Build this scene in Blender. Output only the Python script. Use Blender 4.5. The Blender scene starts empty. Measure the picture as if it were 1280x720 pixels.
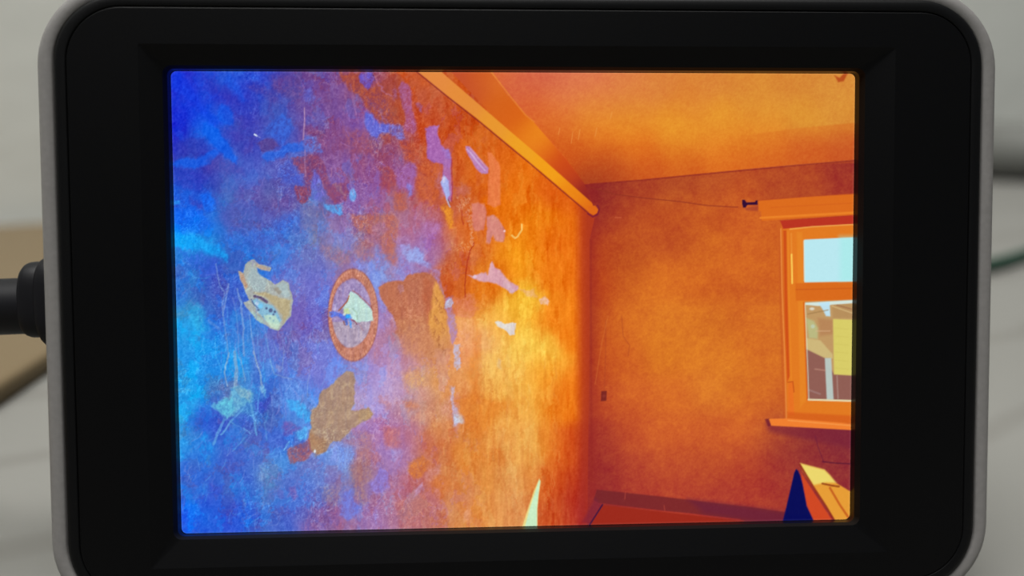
import bpy, bmesh, math, random
import numpy as np
from mathutils import Matrix, Vector

# ---------------------------------------------------------------- camera, world, lights, exposure
MM = 0.001
FPX = 1100.0                                   # focal length in pixels of the 1280x720 photograph
LEAN = math.radians(11.35)                     # the display leans back on its stand
SW, SH = 74.0, 49.69                           # lit screen area in mm; device frame: x right, y up, z out of the front
ROT = Matrix(((0.9987824757, -0.0059184364, 0.0489748737), (0.0081952005, 0.9988884395, -0.0464190066), (-0.0486457072, 0.0467638493, 0.9977207713)))
TRA = Vector((0.94489267, -1.53990088, -96.18742615))*MM
DEV = Matrix.Translation((0, 0, 0.0352)) @ Matrix.Rotation(math.pi/2-LEAN, 4, 'X')      # device frame -> world
sc = bpy.context.scene
cam = bpy.data.cameras.new('camera'); cam_ob = bpy.data.objects.new('camera', cam); sc.collection.objects.link(cam_ob)
cam.sensor_width = 36; cam.sensor_fit = 'HORIZONTAL'; cam.lens = FPX/1280*36; cam.clip_start = 0.002; cam.clip_end = 50
E2C = ROT.to_4x4(); E2C.translation = TRA
CAMW = DEV @ E2C.inverted()
cam_ob.matrix_world = CAMW
cam.dof.use_dof = True; cam.dof.focus_distance = 0.0953; cam.dof.aperture_fstop = 11.5
sc.camera = cam_ob
sc.view_settings.view_transform = 'Standard'; sc.view_settings.look = 'None'
sc.view_settings.exposure = 0.0; sc.view_settings.gamma = 1.0; sc.view_settings.use_curve_mapping = False

world = bpy.data.worlds.new('room_light'); sc.world = world; world.use_nodes = True
bg = world.node_tree.nodes['Background']; bg.inputs[0].default_value = (0.95, 0.99, 1.0, 1); bg.inputs[1].default_value = 0.12
def area(name, loc, target, sx, sy, power, col):
    l = bpy.data.lights.new(name, 'AREA'); l.shape = 'RECTANGLE'; l.size = sx; l.size_y = sy; l.energy = power; l.color = col
    o = bpy.data.objects.new(name, l); sc.collection.objects.link(o); o.location = loc
    o.rotation_euler = (Vector(target)-Vector(loc)).to_track_quat('-Z', 'Y').to_euler(); return o
area('ceiling_light', (-0.15, -0.15, 1.35), (0.05, 0.30, 0.1), 0.9, 0.9, 36.0, (1.0, 0.99, 0.965))

# ---------------------------------------------------------------- helpers
def link(o):
    sc.collection.objects.link(o); return o
def tag(o, label=None, cat=None, group=None, kind=None):
    for k, v in (('label', label), ('category', cat), ('group', group), ('kind', kind)):
        if v: o[k] = v
    return o
def mesh_obj(name, verts, faces, mat, parent=None, smooth=False, mw=None):
    me = bpy.data.meshes.new(name); me.from_pydata(verts, [], faces); me.materials.append(mat); me.update()
    if smooth: me.polygons.foreach_set('use_smooth', [True]*len(me.polygons))
    o = bpy.data.objects.new(name, me); link(o)
    if parent: o.parent = parent
    if mw is not None: o.matrix_world = mw
    return o
def mat(name, col, rough=0.5, spec=0.5, metal=0.0, bump=None, var=None, bump_d=0.0002):
    m = bpy.data.materials.new(name); m.use_nodes = True; nt = m.node_tree; b = nt.nodes['Principled BSDF']
    b.inputs['Base Color'].default_value = (*col, 1); b.inputs['Roughness'].default_value = rough
    b.inputs['Specular IOR Level'].default_value = spec; b.inputs['Metallic'].default_value = metal
    tc = nt.nodes.new('ShaderNodeTexCoord')
    if var:
        scale, c2, detail = var
        n = nt.nodes.new('ShaderNodeTexNoise'); n.inputs['Scale'].default_value = scale; n.inputs['Detail'].default_value = detail
        nt.links.new(tc.outputs['Object'], n.inputs['Vector'])
        mx = nt.nodes.new('ShaderNodeMix'); mx.data_type = 'RGBA'; mx.inputs[6].default_value = (*col, 1); mx.inputs[7].default_value = (*c2, 1)
        nt.links.new(n.outputs['Fac'], mx.inputs[0]); nt.links.new(mx.outputs[2], b.inputs['Base Color'])
    if bump:
        n = nt.nodes.new('ShaderNodeTexNoise'); n.inputs['Scale'].default_value = bump; n.inputs['Detail'].default_value = 3
        nt.links.new(tc.outputs['Object'], n.inputs['Vector'])
        bp = nt.nodes.new('ShaderNodeBump'); bp.inputs['Strength'].default_value = 0.4; bp.inputs['Distance'].default_value = bump_d
        nt.links.new(n.outputs['Fac'], bp.inputs['Height']); nt.links.new(bp.outputs['Normal'], b.inputs['Normal'])
    return m
def rrect(x0, y0, x1, y1, r, z, seg=14):
    """rounded rectangle as a closed ring of 4*(seg+1) points, mm"""
    r = max(r, 0.001); P = []
    for cx, cy, a0 in ((x1-r, y1-r, 0), (x0+r, y1-r, 90), (x0+r, y0+r, 180), (x1-r, y0+r, 270)):
        for k in range(seg+1):
            a = math.radians(a0+90*k/seg); P.append((cx+r*math.cos(a), cy+r*math.sin(a), z))
    return P
def loft(rings, cap_first=False, cap_last=False):
    V = []; F = []; n = len(rings[0])
    for R_ in rings: V += [(x*MM, y*MM, z*MM) for x, y, z in R_]
    for k in range(len(rings)-1):
        a = k*n; b = a+n
        for i in range(n):
            j = (i+1) % n; F.append((a+i, a+j, b+j, b+i))
    if cap_first: F.append(tuple(range(n-1, -1, -1)))
    if cap_last: F.append(tuple(range((len(rings)-1)*n, len(rings)*n)))
    return V, F
def tube(path, radii, seg=20, caps=True):
    V = []; F = []; up = Vector((0, 0.31, 0.95)); n = len(path); P = [Vector(p) for p in path]
    for i, p in enumerate(P):
        t = (P[min(i+1, n-1)]-P[max(i-1, 0)]).normalized(); a = t.cross(up).normalized(); b = a.cross(t).normalized(); up = b
        for k in range(seg):
            an = 2*math.pi*k/seg; V.append(tuple(p+radii[i]*(math.cos(an)*a+math.sin(an)*b)))
    for i in range(n-1):
        for k in range(seg):
            l = (k+1) % seg; F.append((i*seg+k, i*seg+l, (i+1)*seg+l, (i+1)*seg+k))
    if caps: F.append(tuple(range(seg-1, -1, -1))); F.append(tuple(range((n-1)*seg, n*seg)))
    return V, F
def smooth_path(P, n=12):
    out = []; P = [Vector(p) for p in P]; Q = [2*P[0]-P[1]]+P+[2*P[-1]-P[-2]]
    for i in range(1, len(Q)-2):
        for k in range(n):
            t = k/n; p0, p1, p2, p3 = Q[i-1:i+3]
            out.append(.5*((2*p1)+(p2-p0)*t+(2*p0-5*p1+4*p2-p3)*t*t+(3*p1-p0-3*p2+p3)*t**3))
    return out+[P[-1]]
def ground(px, py, z=0.0):
    """where the sight line through a pixel of the photograph meets the height z"""
    o = CAMW.translation; d = CAMW.to_3x3() @ Vector(((px-640)/FPX, -(py-360)/FPX, -1)); t = (z-o.z)/d.z
    return o+d*t

# ---------------------------------------------------------------- the setting: table top and wall
m_wall = mat('painted_wall', (0.60, 0.61, 0.57), 0.9, 0.2, var=(3.0, (0.56, 0.575, 0.535), 3), bump=60, bump_d=0.001)
g0 = ground(0, 292); g1 = ground(1280, 208); dv = (g1-g0).normalized(); nv = Vector((-dv.y, dv.x, 0))
a = g0-dv*2.2; b = g1+dv*2.2; T_ = 0.02
V = [tuple(p+nv*q+Vector((0, 0, h))) for p in (a, b) for q in (0, T_) for h in (-0.03, 1.7)]
o = mesh_obj('wall_back', V, [(0, 4, 5, 1), (2, 3, 7, 6), (0, 1, 3, 2), (4, 6, 7, 5), (1, 5, 7, 3), (0, 2, 6, 4)], m_wall); tag(o, kind='structure')
# table top: pale, with faint veins
m_table = mat('pale_table', (0.19, 0.188, 0.174), 0.6, 0.2, var=(9.0, (0.17, 0.167, 0.152), 4))
nt = m_table.node_tree; bs = nt.nodes['Principled BSDF']; src = bs.inputs['Base Color'].links[0].from_socket
tc = nt.nodes['Texture Coordinate']; wv = nt.nodes.new('ShaderNodeTexWave'); mp = nt.nodes.new('ShaderNodeMapping')
mp.inputs['Rotation'].default_value = (0, 0, math.radians(62)); nt.links.new(tc.outputs['Object'], mp.inputs[0]); nt.links.new(mp.outputs[0], wv.inputs['Vector'])
wv.inputs['Scale'].default_value = 9.0; wv.inputs['Distortion'].default_value = 5.0; wv.inputs['Detail'].default_value = 3.0; wv.inputs['Detail Scale'].default_value = 0.8
rp = nt.nodes.new('ShaderNodeValToRGB'); rp.color_ramp.elements[0].position = 0.0; rp.color_ramp.elements[0].color = (1, 1, 1, 1); rp.color_ramp.elements[1].position = 0.12; rp.color_ramp.elements[1].color = (0, 0, 0, 1)
nt.links.new(wv.outputs['Fac'], rp.inputs[0])
mu = nt.nodes.new('ShaderNodeMath'); mu.operation = 'MULTIPLY'; mu.inputs[1].default_value = 0.35; nt.links.new(rp.outputs[0], mu.inputs[0])
mx = nt.nodes.new('ShaderNodeMix'); mx.data_type = 'RGBA'; mx.inputs[7].default_value = (0.115, 0.108, 0.096, 1); nt.links.new(mu.outputs[0], mx.inputs[0]); nt.links.new(src, mx.inputs[6]); nt.links.new(mx.outputs[2], bs.inputs['Base Color'])
def slab(name, pts, z0, z1, m, parent=None, bev=0.0):
    n = len(pts); V = [(p[0], p[1], z0) for p in pts]+[(p[0], p[1], z1) for p in pts]
    F = [tuple(range(n-1, -1, -1)), tuple(range(n, 2*n))]+[(i, (i+1) % n, n+(i+1) % n, n+i) for i in range(n)]
    o = mesh_obj(name, V, F, m, parent)
    if bev:
        bm = bmesh.new(); bm.from_mesh(o.data); bmesh.ops.bevel(bm, geom=bm.edges[:], offset=bev, segments=3, affect='EDGES', profile=0.5); bm.to_mesh(o.data); bm.free()
        o.data.polygons.foreach_set('use_smooth', [True]*len(o.data.polygons))
    return o
fr = -nv
o = slab('table_top', [a-nv*0.0005, b-nv*0.0005, b+fr*1.6, a+fr*1.6], -0.03, 0.0, m_table)
tag(o, 'pale grey-white table top with faint veins under the display', 'table')

# ---------------------------------------------------------------- the display unit
m_black = mat('black_plastic', (0.0009, 0.00095, 0.00125), 0.44, 0.12, bump=2500, bump_d=0.00002)
m_ring = mat('black_edge_plastic', (0.0022, 0.0023, 0.0026), 0.45, 0.13, bump=2500, bump_d=0.00002)
m_well = mat('glossy_black_wall', (0.002, 0.002, 0.0025), 0.3, 0.3)
m_shell = mat('silver_grey_plastic', (0.20, 0.193, 0.187), 0.5, 0.4, var=(1500, (0.15, 0.144, 0.139), 2), bump=1800, bump_d=0.00004)
m_rubber = mat('black_rubber', (0.006, 0.006, 0.0075), 0.5, 0.15)
m_dark = mat('dark_slot', (0.003, 0.003, 0.003), 0.8, 0.1)
unit = bpy.data.objects.new('display_unit', None); link(unit); unit.matrix_world = Matrix.Translation((0, 0, 0)); unit.empty_display_size = 0.02
tag(unit, 'small black display unit with rounded corners and silver-grey rim, leaning back on the pale table, its lit screen showing a blue and orange picture of a room corner', 'display')
unit['label'] = 'black display unit with silver-grey rim and a lit screen showing a blue-and-orange room corner'
ZF = 2.7
def shell_ring(ins, z, r): return rrect(-50.6+ins, -34.3+ins, 52.5-ins, 34.3-ins, max(r-ins, 0.5), z)
R_ = [shell_ring(3.0, -17.0, 9.2), shell_ring(1.2, -16.4, 9.2), shell_ring(0.3, -15, 9.2), shell_ring(0.0, -12, 9.2), shell_ring(0, -1.2, 9.2)]
for k in range(1, 8):
    t = math.pi/2*k/7; R_.append(shell_ring(1.35*(1-math.cos(t)), -1.2+3.3*math.sin(t), 9.2))
R_.append(shell_ring(2.15, 2.15, 9.2)); R_.append(shell_ring(2.3, 1.9, 9.2)); R_.append(shell_ring(2.3, -1.0, 9.2))
V, F = loft(R_, cap_first=True, cap_last=True)
mesh_obj('housing', V, F, m_shell, unit, smooth=True, mw=DEV)
# front frame: edge ring, groove, flat face, mitred bevel down to the screen well
def fr_ring(ins, z): return rrect(-48.05+ins, -32.1+ins, 49.95-ins, 32.25-ins, max(7.0-ins, 0.4), z)
V, F = loft([fr_ring(0.0, -0.9), fr_ring(0.0, 2.2), fr_ring(0.12, 2.42), fr_ring(0.4, 2.52), fr_ring(1.15, 2.6), fr_ring(1.28, 2.52), fr_ring(1.32, 1.7)])
mesh_obj('edge_ring', V, F, m_ring, unit, smooth=True, mw=DEV)
B0 = (-39.4, -27.7, 40.2, 27.1); B1 = (-37.3, -24.95, 37.35, 25.1)
V, F = loft([fr_ring(1.42, 1.7), fr_ring(1.43, 2.62), fr_ring(1.52, ZF), rrect(*B0, 0.15, ZF)])
mesh_obj('front_face', V, F, m_black, unit, mw=DEV)
mesh_obj('bevelled_recess', *loft([rrect(*B0, 0.15, ZF), rrect(*B1, 0.9, 1.75)]), m_black, unit, mw=DEV)
BM = (-37.14, -24.91, 37.15, 24.95)
mesh_obj('recess_lip', *loft([rrect(*B1, 0.9, 1.75), rrect(*BM, 0.7, 0.75)]), m_dark, unit, mw=DEV)
mesh_obj('screen_well', *loft([rrect(*BM, 0.7, 0.75), rrect(-37.03, -24.88, 37.03, 24.88, 0.6, 0.0), rrect(-37.03, -24.88, 37.03, 24.88, 0.6, -0.05), rrect(-36, -24, 36, 24, 0.5, -0.05)]), m_well, unit, smooth=False, mw=DEV)
# kickstand behind, out of sight from the front
ks = [(x*MM, y*MM, z*MM) for x, y, z in ((-16, 16, -17.2), (18, 16, -17.2), (18, 14, -17.2), (-16, 14, -17.2))]
ft = DEV.inverted() @ Vector((0, 0.036, 0.0)); fy = ft.y; fz = ft.z
V = [(-0.014, 0.012, -0.0165), (0.016, 0.012, -0.0165), (0.016, 0.0105, -0.0185), (-0.014, 0.0105, -0.0185), (-0.014, fy+.0012, fz+.001), (0.016, fy+.0012, fz+.001), (0.016, fy, fz-.001), (-0.014, fy, fz-.001)]
mesh_obj('kickstand', V, [(0, 1, 2, 3), (7, 6, 5, 4), (0, 4, 5, 1), (1, 5, 6, 2), (2, 6, 7, 3), (3, 7, 4, 0)], m_shell, unit, mw=DEV)
# small socket on the left side that takes the plug
V, F = loft([[(x, y, z) for x, y, z in [(-50.7, 5.6*math.sin(t), -6.5+3.6*math.cos(t)) for t in [2*math.pi*k/24 for k in range(24)]]], [(-50.2, 5.6*math.sin(t), -6.5+3.6*math.cos(t)) for t in [2*math.pi*k/24 for k in range(24)]]], cap_first=True, cap_last=True)
mesh_obj('socket', V, F, m_dark, unit, mw=DEV)

# ---------------------------------------------------------------- the picture on the screen
def _hash(ix, iy, s):
    h = (ix.astype(np.int64)*374761393 + iy.astype(np.int64)*668265263 + s*1274126177) & 0xffffffff
    h = ((h ^ (h >> 13))*1103515245) & 0xffffffff
    h = ((h ^ (h >> 15))*2246822519) & 0xffffffff
    return ((h ^ (h >> 16)) & 0xffff)/65535.0
def vnoise(x, y, s):
    ix = np.floor(x); iy = np.floor(y); fx = x-ix; fy = y-iy
    fx = fx*fx*(3-2*fx); fy = fy*fy*(3-2*fy)
    a = _hash(ix, iy, s); b = _hash(ix+1, iy, s); c = _hash(ix, iy+1, s); d = _hash(ix+1, iy+1, s)
    return ((a*(1-fx)+b*fx)*(1-fy)+(c*(1-fx)+d*fx)*fy)*2-1
def fbm(x, y, s, n=3):
    t = 0; a = 1; w = 0
    for k in range(n):
        t = t+a*vnoise(x*2**k+17.3*k, y*2**k-9.1*k, s+k); w += a; a *= .6
    return t/w
def smooth(t):
    t = np.clip(t, 0, 1); return t*t*(3-2*t)
def sdist(px, py, P):
    """signed distance to a polygon, negative inside"""
    d = np.full(px.shape, 1e9); ins = np.zeros(px.shape, bool); n = len(P)
    for i in range(n):
        x0, y0 = P[i]; x1, y1 = P[(i+1) % n]
        ex, ey = x1-x0, y1-y0; L = ex*ex+ey*ey+1e-9
        t = np.clip(((px-x0)*ex+(py-y0)*ey)/L, 0, 1)
        d = np.minimum(d, (px-x0-t*ex)**2+(py-y0-t*ey)**2)
        if y0 != y1:
            ins ^= ((y0 > py) != (y1 > py)) & (px < (x1-x0)*(py-y0)/(y1-y0)+x0)
    d = np.sqrt(d); return np.where(ins, -d, d)
def field(X, Y, pts, sg=26.0):
    """smooth colour field through scattered samples (x, y, r, g, b)"""
    h, w = X.shape; st = 8
    xs = X[::st, ::st]; ys = Y[::st, ::st]; acc = np.zeros(xs.shape+(3,)); ws = np.zeros(xs.shape)
    for x, y, r, g, b in pts:
        d2 = (xs-x)**2+(ys-y)**2
        k = np.exp(-d2/(2*sg*sg))+1e-4*np.exp(-d2/(2*(3.2*sg)**2))+1e-9/(1+d2/1e4)
        acc += k[..., None]*np.array([r, g, b], float); ws += k
    C = acc/ws[..., None]
    # bilinear upsample back to the full grid
    iy = np.minimum(np.arange(h)/st, C.shape[0]-1.001); ix = np.minimum(np.arange(w)/st, C.shape[1]-1.001)
    y0 = iy.astype(int); x0 = ix.astype(int); fy = (iy-y0)[:, None, None]; fx = (ix-x0)[None, :, None]
    A = C[y0][:, x0]; B = C[y0][:, x0+1]; D = C[y0+1][:, x0]; E = C[y0+1][:, x0+1]
    return (A*(1-fx)+B*fx)*(1-fy)+(D*(1-fx)+E*fx)*fy
def SC(ox, oy, s, pts):
    return [(ox+x/s, oy+y/s) for x, y in pts]

LEFT = [(216,95,20,40,215),(218,160,14,32,212),(240,130,15,50,222),(262,165,18,90,235),(300,125,38,58,200),(262,105,28,62,215),(285,95,30,85,222),(330,100,38,70,210),(352,112,75,62,165),(372,100,95,68,155),
(395,95,105,78,160),(420,110,122,82,152),(440,100,150,80,110),(300,165,52,62,185),(345,160,66,78,190),(395,140,112,78,155),(410,175,130,80,140),(430,190,135,85,145),(245,188,45,60,185),(300,215,62,88,200),(340,235,80,88,190),(365,220,90,90,185),
(240,228,38,62,195),(225,245,30,75,215),(228,262,18,100,242),(262,285,18,115,242),(300,275,72,90,188),(325,255,80,92,188),(345,262,100,80,160),(250,307,20,145,245),(292,322,32,108,220),(345,300,68,102,205),(228,345,28,115,232),(262,345,35,85,215),
(285,365,55,98,208),(240,410,32,155,235),(228,445,24,150,240),(268,455,28,130,232),(268,400,35,100,222),(300,410,62,112,212),(350,440,88,108,205),(375,400,105,98,195),(390,360,112,112,202),(390,325,98,108,200),(400,440,115,125,212),(375,285,82,105,198),
(398,262,105,105,175),(400,310,120,128,180),(425,320,145,122,170),(430,290,140,118,185),(335,500,55,95,205),(375,500,82,135,225),(400,465,118,118,208),(270,525,45,75,205),(228,500,25,150,238),(245,555,32,115,230),(330,560,62,92,210),(300,505,70,130,210),
(480,540,168,112,178),(462,462,162,138,208),(435,465,125,145,225),(450,150,125,85,165),(440,215,140,90,150),(430,240,125,92,170),(465,215,138,92,165),(485,190,150,85,120),(455,255,150,100,160),(500,225,160,90,135),(500,255,170,98,125),(485,290,170,110,140),(460,290,160,110,130),
(520,285,178,105,140),(540,300,172,112,160),(520,320,160,125,185),(545,260,190,100,90),(550,200,200,85,45),(535,150,195,80,45),(525,110,198,88,45),(570,150,200,82,30),(600,180,212,95,25),(590,210,212,98,30),(620,210,220,100,22),(650,225,232,115,18),(690,235,222,95,18),(560,245,205,98,45),
(580,330,208,95,38),(570,350,205,95,42),(600,300,222,112,32),(575,290,215,105,45),(640,260,234,118,18),(670,280,240,135,22),(650,320,245,150,24),(690,300,232,110,18),(712,330,235,112,18),(690,340,238,125,22),(615,345,228,120,20),(600,360,225,115,25),
(640,395,250,190,60),(660,380,248,192,55),(665,430,252,208,80),(690,395,240,128,25),(712,400,240,125,20),(650,440,250,200,90),(620,400,243,175,75),(600,420,238,170,100),(585,440,232,145,100),(600,470,230,155,85),(615,455,245,190,95),(640,480,246,190,90),(675,470,245,160,45),(600,510,226,130,48),
(620,500,228,135,45),(645,520,238,165,75),(665,500,244,180,72),(695,500,238,125,25),(712,500,235,115,20),(580,500,222,130,65),(560,470,220,150,100),(540,470,218,160,100),(515,475,195,150,170),(500,455,185,140,185),(520,510,200,125,95),(540,520,208,148,115),(560,540,218,135,75),(540,560,205,120,85),
(580,560,222,130,50),(620,560,226,140,62),(650,560,238,175,90),(680,560,232,150,50),(700,560,222,90,22),(720,560,195,65,25),(600,600,222,138,62),(640,600,228,160,90),(665,590,225,140,60),(690,600,212,85,28),(718,610,185,55,28),(600,640,226,145,72),(640,640,226,150,85),(695,640,202,82,35),(725,640,175,45,38),
(560,600,215,125,62),(570,640,215,130,70),(545,630,195,110,90),(520,600,190,110,110),(525,640,185,110,105),(500,620,175,120,150),(500,650,175,120,150),(470,640,165,120,172),(475,600,150,120,200),(490,570,172,125,175),(455,600,160,115,120),(440,620,130,110,190),(450,575,165,120,145),(430,650,150,110,160),(425,575,120,150,225),(410,600,130,115,180),
(400,640,105,100,190),(395,600,95,115,205),(375,620,80,95,200),(350,600,68,100,205),(340,590,90,135,210),(300,600,45,90,215),(262,600,42,90,215),(240,585,35,85,222),(225,610,20,110,240),(228,640,15,72,240),(270,640,28,75,222),(300,650,28,78,225),(340,645,62,95,205),(300,560,50,95,215),(222,560,30,150,240),
(490,480,185,160,215),(455,500,175,160,210),(500,510,180,140,180),(478,500,175,155,215),(510,540,185,110,130),(465,560,155,130,200),(450,340,145,125,200),(475,345,130,150,225),(490,360,165,125,180),(480,430,165,135,195),(490,440,168,140,200),(505,430,188,130,140),(520,440,200,130,110),(540,430,212,145,100)]
STRIP = [(575,95,195,80,45),(600,110,195,78,40),(620,130,212,98,28),(640,150,215,98,25),(655,170,225,115,25),(668,175,238,142,32),(680,190,222,105,25),(700,205,205,75,25),(715,225,190,65,28),(733,240,140,35,35),(600,95,205,90,38),(612,105,222,115,40)]
CEIL = [(622,95,214,92,55),(645,100,210,90,72),(670,98,208,90,76),(700,98,212,98,80),(735,100,218,108,82),(780,98,218,115,75),(830,98,215,118,62),(880,98,214,125,58),(930,100,214,128,55),(980,100,212,128,55),(1030,100,212,132,58),(1062,100,212,132,60),(660,120,214,92,58),(700,120,222,112,70),
(740,125,220,115,62),(790,120,218,118,60),(860,125,218,125,52),(950,125,218,138,55),(1040,125,214,136,58),(670,140,216,92,46),(700,150,220,105,50),(740,150,225,128,48),(790,150,226,132,46),(850,155,228,142,45),(900,150,225,142,48),(950,150,224,144,50),(1010,145,218,140,52),(1055,140,214,136,55),
(690,170,212,88,32),(715,185,205,78,30),(745,175,225,110,35),(790,180,226,115,36),(850,175,228,138,44),(900,178,226,135,44),(945,178,224,125,40),(735,200,200,72,30),(760,205,205,78,32),(800,200,222,98,34),(850,198,218,100,34),(900,195,224,112,36),(745,220,150,45,35),(775,218,178,60,34),(810,216,195,72,34),(860,212,202,85,34),(910,205,212,95,34),(960,200,210,90,35),(1010,198,200,80,38),(1060,195,190,72,42)]
BACK = [(740,245,130,32,38),(760,240,148,45,40),(800,240,165,58,38),(850,232,172,68,38),(900,228,182,78,40),(950,222,180,72,38),(1000,218,172,62,38),(1060,212,150,45,42),(1000,235,178,72,38),(1055,232,165,55,40),(745,275,150,38,38),(780,262,180,70,36),(820,270,192,82,34),(870,262,196,86,35),(920,245,200,88,36),(940,290,200,88,36),
(752,310,175,58,30),(790,300,190,80,35),(830,290,182,70,35),(850,292,180,68,33),(880,310,205,98,35),(930,330,208,98,36),(965,320,200,90,34),(745,350,180,60,28),(780,325,175,65,30),(790,350,205,98,34),(830,350,212,105,36),(880,355,205,95,34),(930,360,200,90,34),(965,350,205,95,34),(750,400,192,75,32),(790,400,210,100,36),
(840,405,216,112,38),(890,400,210,105,36),(935,390,205,95,36),(965,400,212,105,38),(745,450,182,60,30),(780,450,205,90,36),(830,440,216,112,36),(880,440,216,112,38),(920,470,215,112,38),(950,450,208,98,36),(975,440,210,102,38),(750,500,182,62,38),(790,500,208,92,40),(840,500,212,100,40),(890,490,216,112,42),(930,500,208,98,38),(970,500,202,90,38),
(752,550,160,45,42),(790,540,192,72,42),(840,540,205,88,42),(890,540,202,85,42),(940,535,205,88,42),(970,545,170,62,45),(1000,550,145,44,48),(1050,552,128,36,54),(750,595,150,38,42),(790,590,178,60,45),(840,580,192,75,44),(890,585,185,68,42),(940,585,178,58,42),(980,580,160,50,48),(1020,565,145,44,50),(1055,570,135,42,54),
(760,615,150,38,45),(800,612,172,52,45),(850,610,175,55,45),(900,620,168,48,46),(950,615,170,50,45),(980,610,160,45,45),(1040,600,145,40,50),(1050,585,145,42,50),(1020,600,150,42,48)]

CEIL = [(x, y, r_+3, min(g_+(11 if x < 860 else 6), 148), b_-2) for x, y, r_, g_, b_ in CEIL]
BACK = [(x, y, r_+3, g_+(9 if y > 380 else 5), b_) for x, y, r_, g_, b_ in BACK]
def paint(X, Y):
    """colours (sRGB, 0..255) of the picture shown on the display"""
    n1 = fbm(X/9, Y/12, 11); n2 = fbm(X/9, Y/12, 23)
    h1 = fbm(X/3.6, Y/4.2, 211, 2); h2 = fbm(X/3.6, Y/4.2, 223, 2)
    wx = X+n1*4.5+h1*1.5; wy = Y+n2*5.0+h2*1.8
    big = fbm(X/26, Y/34, 5, 3); fine = fbm(X/2.6, Y/4.2, 7, 2); fine2 = fbm(X/1.7, Y/1.7, 9, 2)
    streak = fbm(X/3.2, Y/26, 31, 3)
    C = field(X+n1*7, Y+n2*8, LEFT, 15.0)
    H, W = X.shape
    def comp(mask, col):
        nonlocal C
        C[...] = C*(1-mask[..., None])+np.asarray(col, float)*mask[..., None]
    def poly(P, col, a=1.0, soft=1.5, warp=None, mod=None, fade=None):
        if warp is None:
            warp = .8; mod = .25 if mod is None else mod
        P = [(float(x), float(y)) for x, y in P]
        x0 = min(p[0] for p in P)-soft*2-7; x1 = max(p[0] for p in P)+soft*2+7
        y0 = min(p[1] for p in P)-soft*2-7; y1 = max(p[1] for p in P)+soft*2+7
        sel = np.where((X >= x0) & (X <= x1) & (Y >= y0) & (Y <= y1))
        if not len(sel[0]): return
        px = X[sel]+(wx[sel]-X[sel])*warp; py = Y[sel]+(wy[sel]-Y[sel])*warp
        m = smooth(.5-sdist(px, py, P)/(2*soft))*a
        if mod is not None: m = m*np.clip(.75+mod*fine[sel]*1.2+mod*fine2[sel], 0, 1.25).clip(0, 1)
        if fade: m = m*smooth((fade[1]+n1[sel]*8-Y[sel])/(fade[1]-fade[0]))
        C[sel] = C[sel]*(1-m[:, None])+np.array(col, float)*m[:, None]
    def line(P, col, w=1.0, a=1.0, warp=0.15):
        P = [(float(x), float(y)) for x, y in P]
        x0 = min(p[0] for p in P)-w-4; x1 = max(p[0] for p in P)+w+4; y0 = min(p[1] for p in P)-w-4; y1 = max(p[1] for p in P)+w+4
        sel = np.where((X >= x0) & (X <= x1) & (Y >= y0) & (Y <= y1))
        px = X[sel]+(wx[sel]-X[sel])*warp; py = Y[sel]+(wy[sel]-Y[sel])*warp; d = np.full(px.shape, 1e9)
        for (a0, b0), (a1, b1) in zip(P[:-1], P[1:]):
            ex, ey = a1-a0, b1-b0; L = ex*ex+ey*ey+1e-9
            t = np.clip(((px-a0)*ex+(py-b0)*ey)/L, 0, 1); d = np.minimum(d, np.hypot(px-a0-t*ex, py-b0-t*ey))
        m = smooth((w*.5+.7-d)/1.2)*a
        C[sel] = C[sel]*(1-m[:, None])+np.array(col, float)*m[:, None]
    def disc(x, y, r, col, a=1.0, ry=None, soft=1.0):
        ry = ry or r; d = (np.hypot((X-x)/r, (Y-y)/ry)-1)*min(r, ry)
        comp(smooth(.5-d/(2*soft))*a, col)
    A = lambda p: SC(200, 80, 4, p)
    B = lambda p: SC(200, 240, 4, p)
    D = lambda p: SC(200, 400, 4, p)
    s = 5.805
    # blotches of plaster and paint on the left wall
    ww = np.clip((X-330)/140, 0, 1)*np.clip((620-X)/60, 0, 1)
    C += (ww*big*12)[..., None]*np.array([.8, -.1, -1.6])
    lb = np.clip((420-X)/120, 0, 1)
    C += (lb*big*16)[..., None]*np.array([-.5, 1.0, .6])
    C += (lb*(1+np.clip((Y-480)/100, 0, 1)))[..., None]*np.array([7, 7, -4.])
    # torn wallpaper layers: irregular flakes whose size shrinks with distance
    xk = np.clip(X-380, 0, 400); ux = (X+xk*xk*.0019)/24+h1*.22; uy = Y/30+h2*.22
    t1 = fbm(ux, uy, 301, 4); t2 = fbm(ux*1.3+9, uy*1.1+4, 331, 4); t3 = fbm(ux*.9+31, uy*1.5+7, 351, 4)
    q0 = np.clip((400-X)/110, 0, 1)*np.clip(.35+(Y-220)/120, .35, 1); q1 = np.clip((X-300)/90, 0, 1)*np.clip((545-X)/60, 0, 1); q2 = np.clip((X-480)/70, 0, 1)*np.clip((715-X)/25, 0, 1)
    def flake(t, th, q, dc, a):
        k = smooth((t-th)/.10+.5)*q*a; C[...] = C+k[..., None]*np.array(dc, float)
    flake(t1, .16, q0, (18,-14,-30), .65); flake(t2, .20, q0, (-10,20,14), .75); flake(t3, .22, q0, (14,-8,-20), .6)
    flake(t1, .16, q1, (8,-10,-28), .7); flake(t2, .17, q1, (-14,14,22), .7); flake(t3, .2, q1, (4,-6,-14), .7)
    flake(t1, .2, q2, (-8,-15,-12), .8); flake(t2, .18, q2, (3,12,12), .8); flake(t3, .25, q2*np.clip((620-X)/50,0,1), (-6,2,34), .7)
    poly(A([(210,290),(262,300),(310,360),(350,400),(395,480),(385,505),(330,470),(270,420),(220,350)]), (12,98,238), .9, 2.5, .7, 0)
    poly(A([(55,40),(110,40),(170,130),(230,230),(300,290),(250,310),(200,240),(120,160),(60,120)]), (14,62,232), .55, 5)
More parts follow.
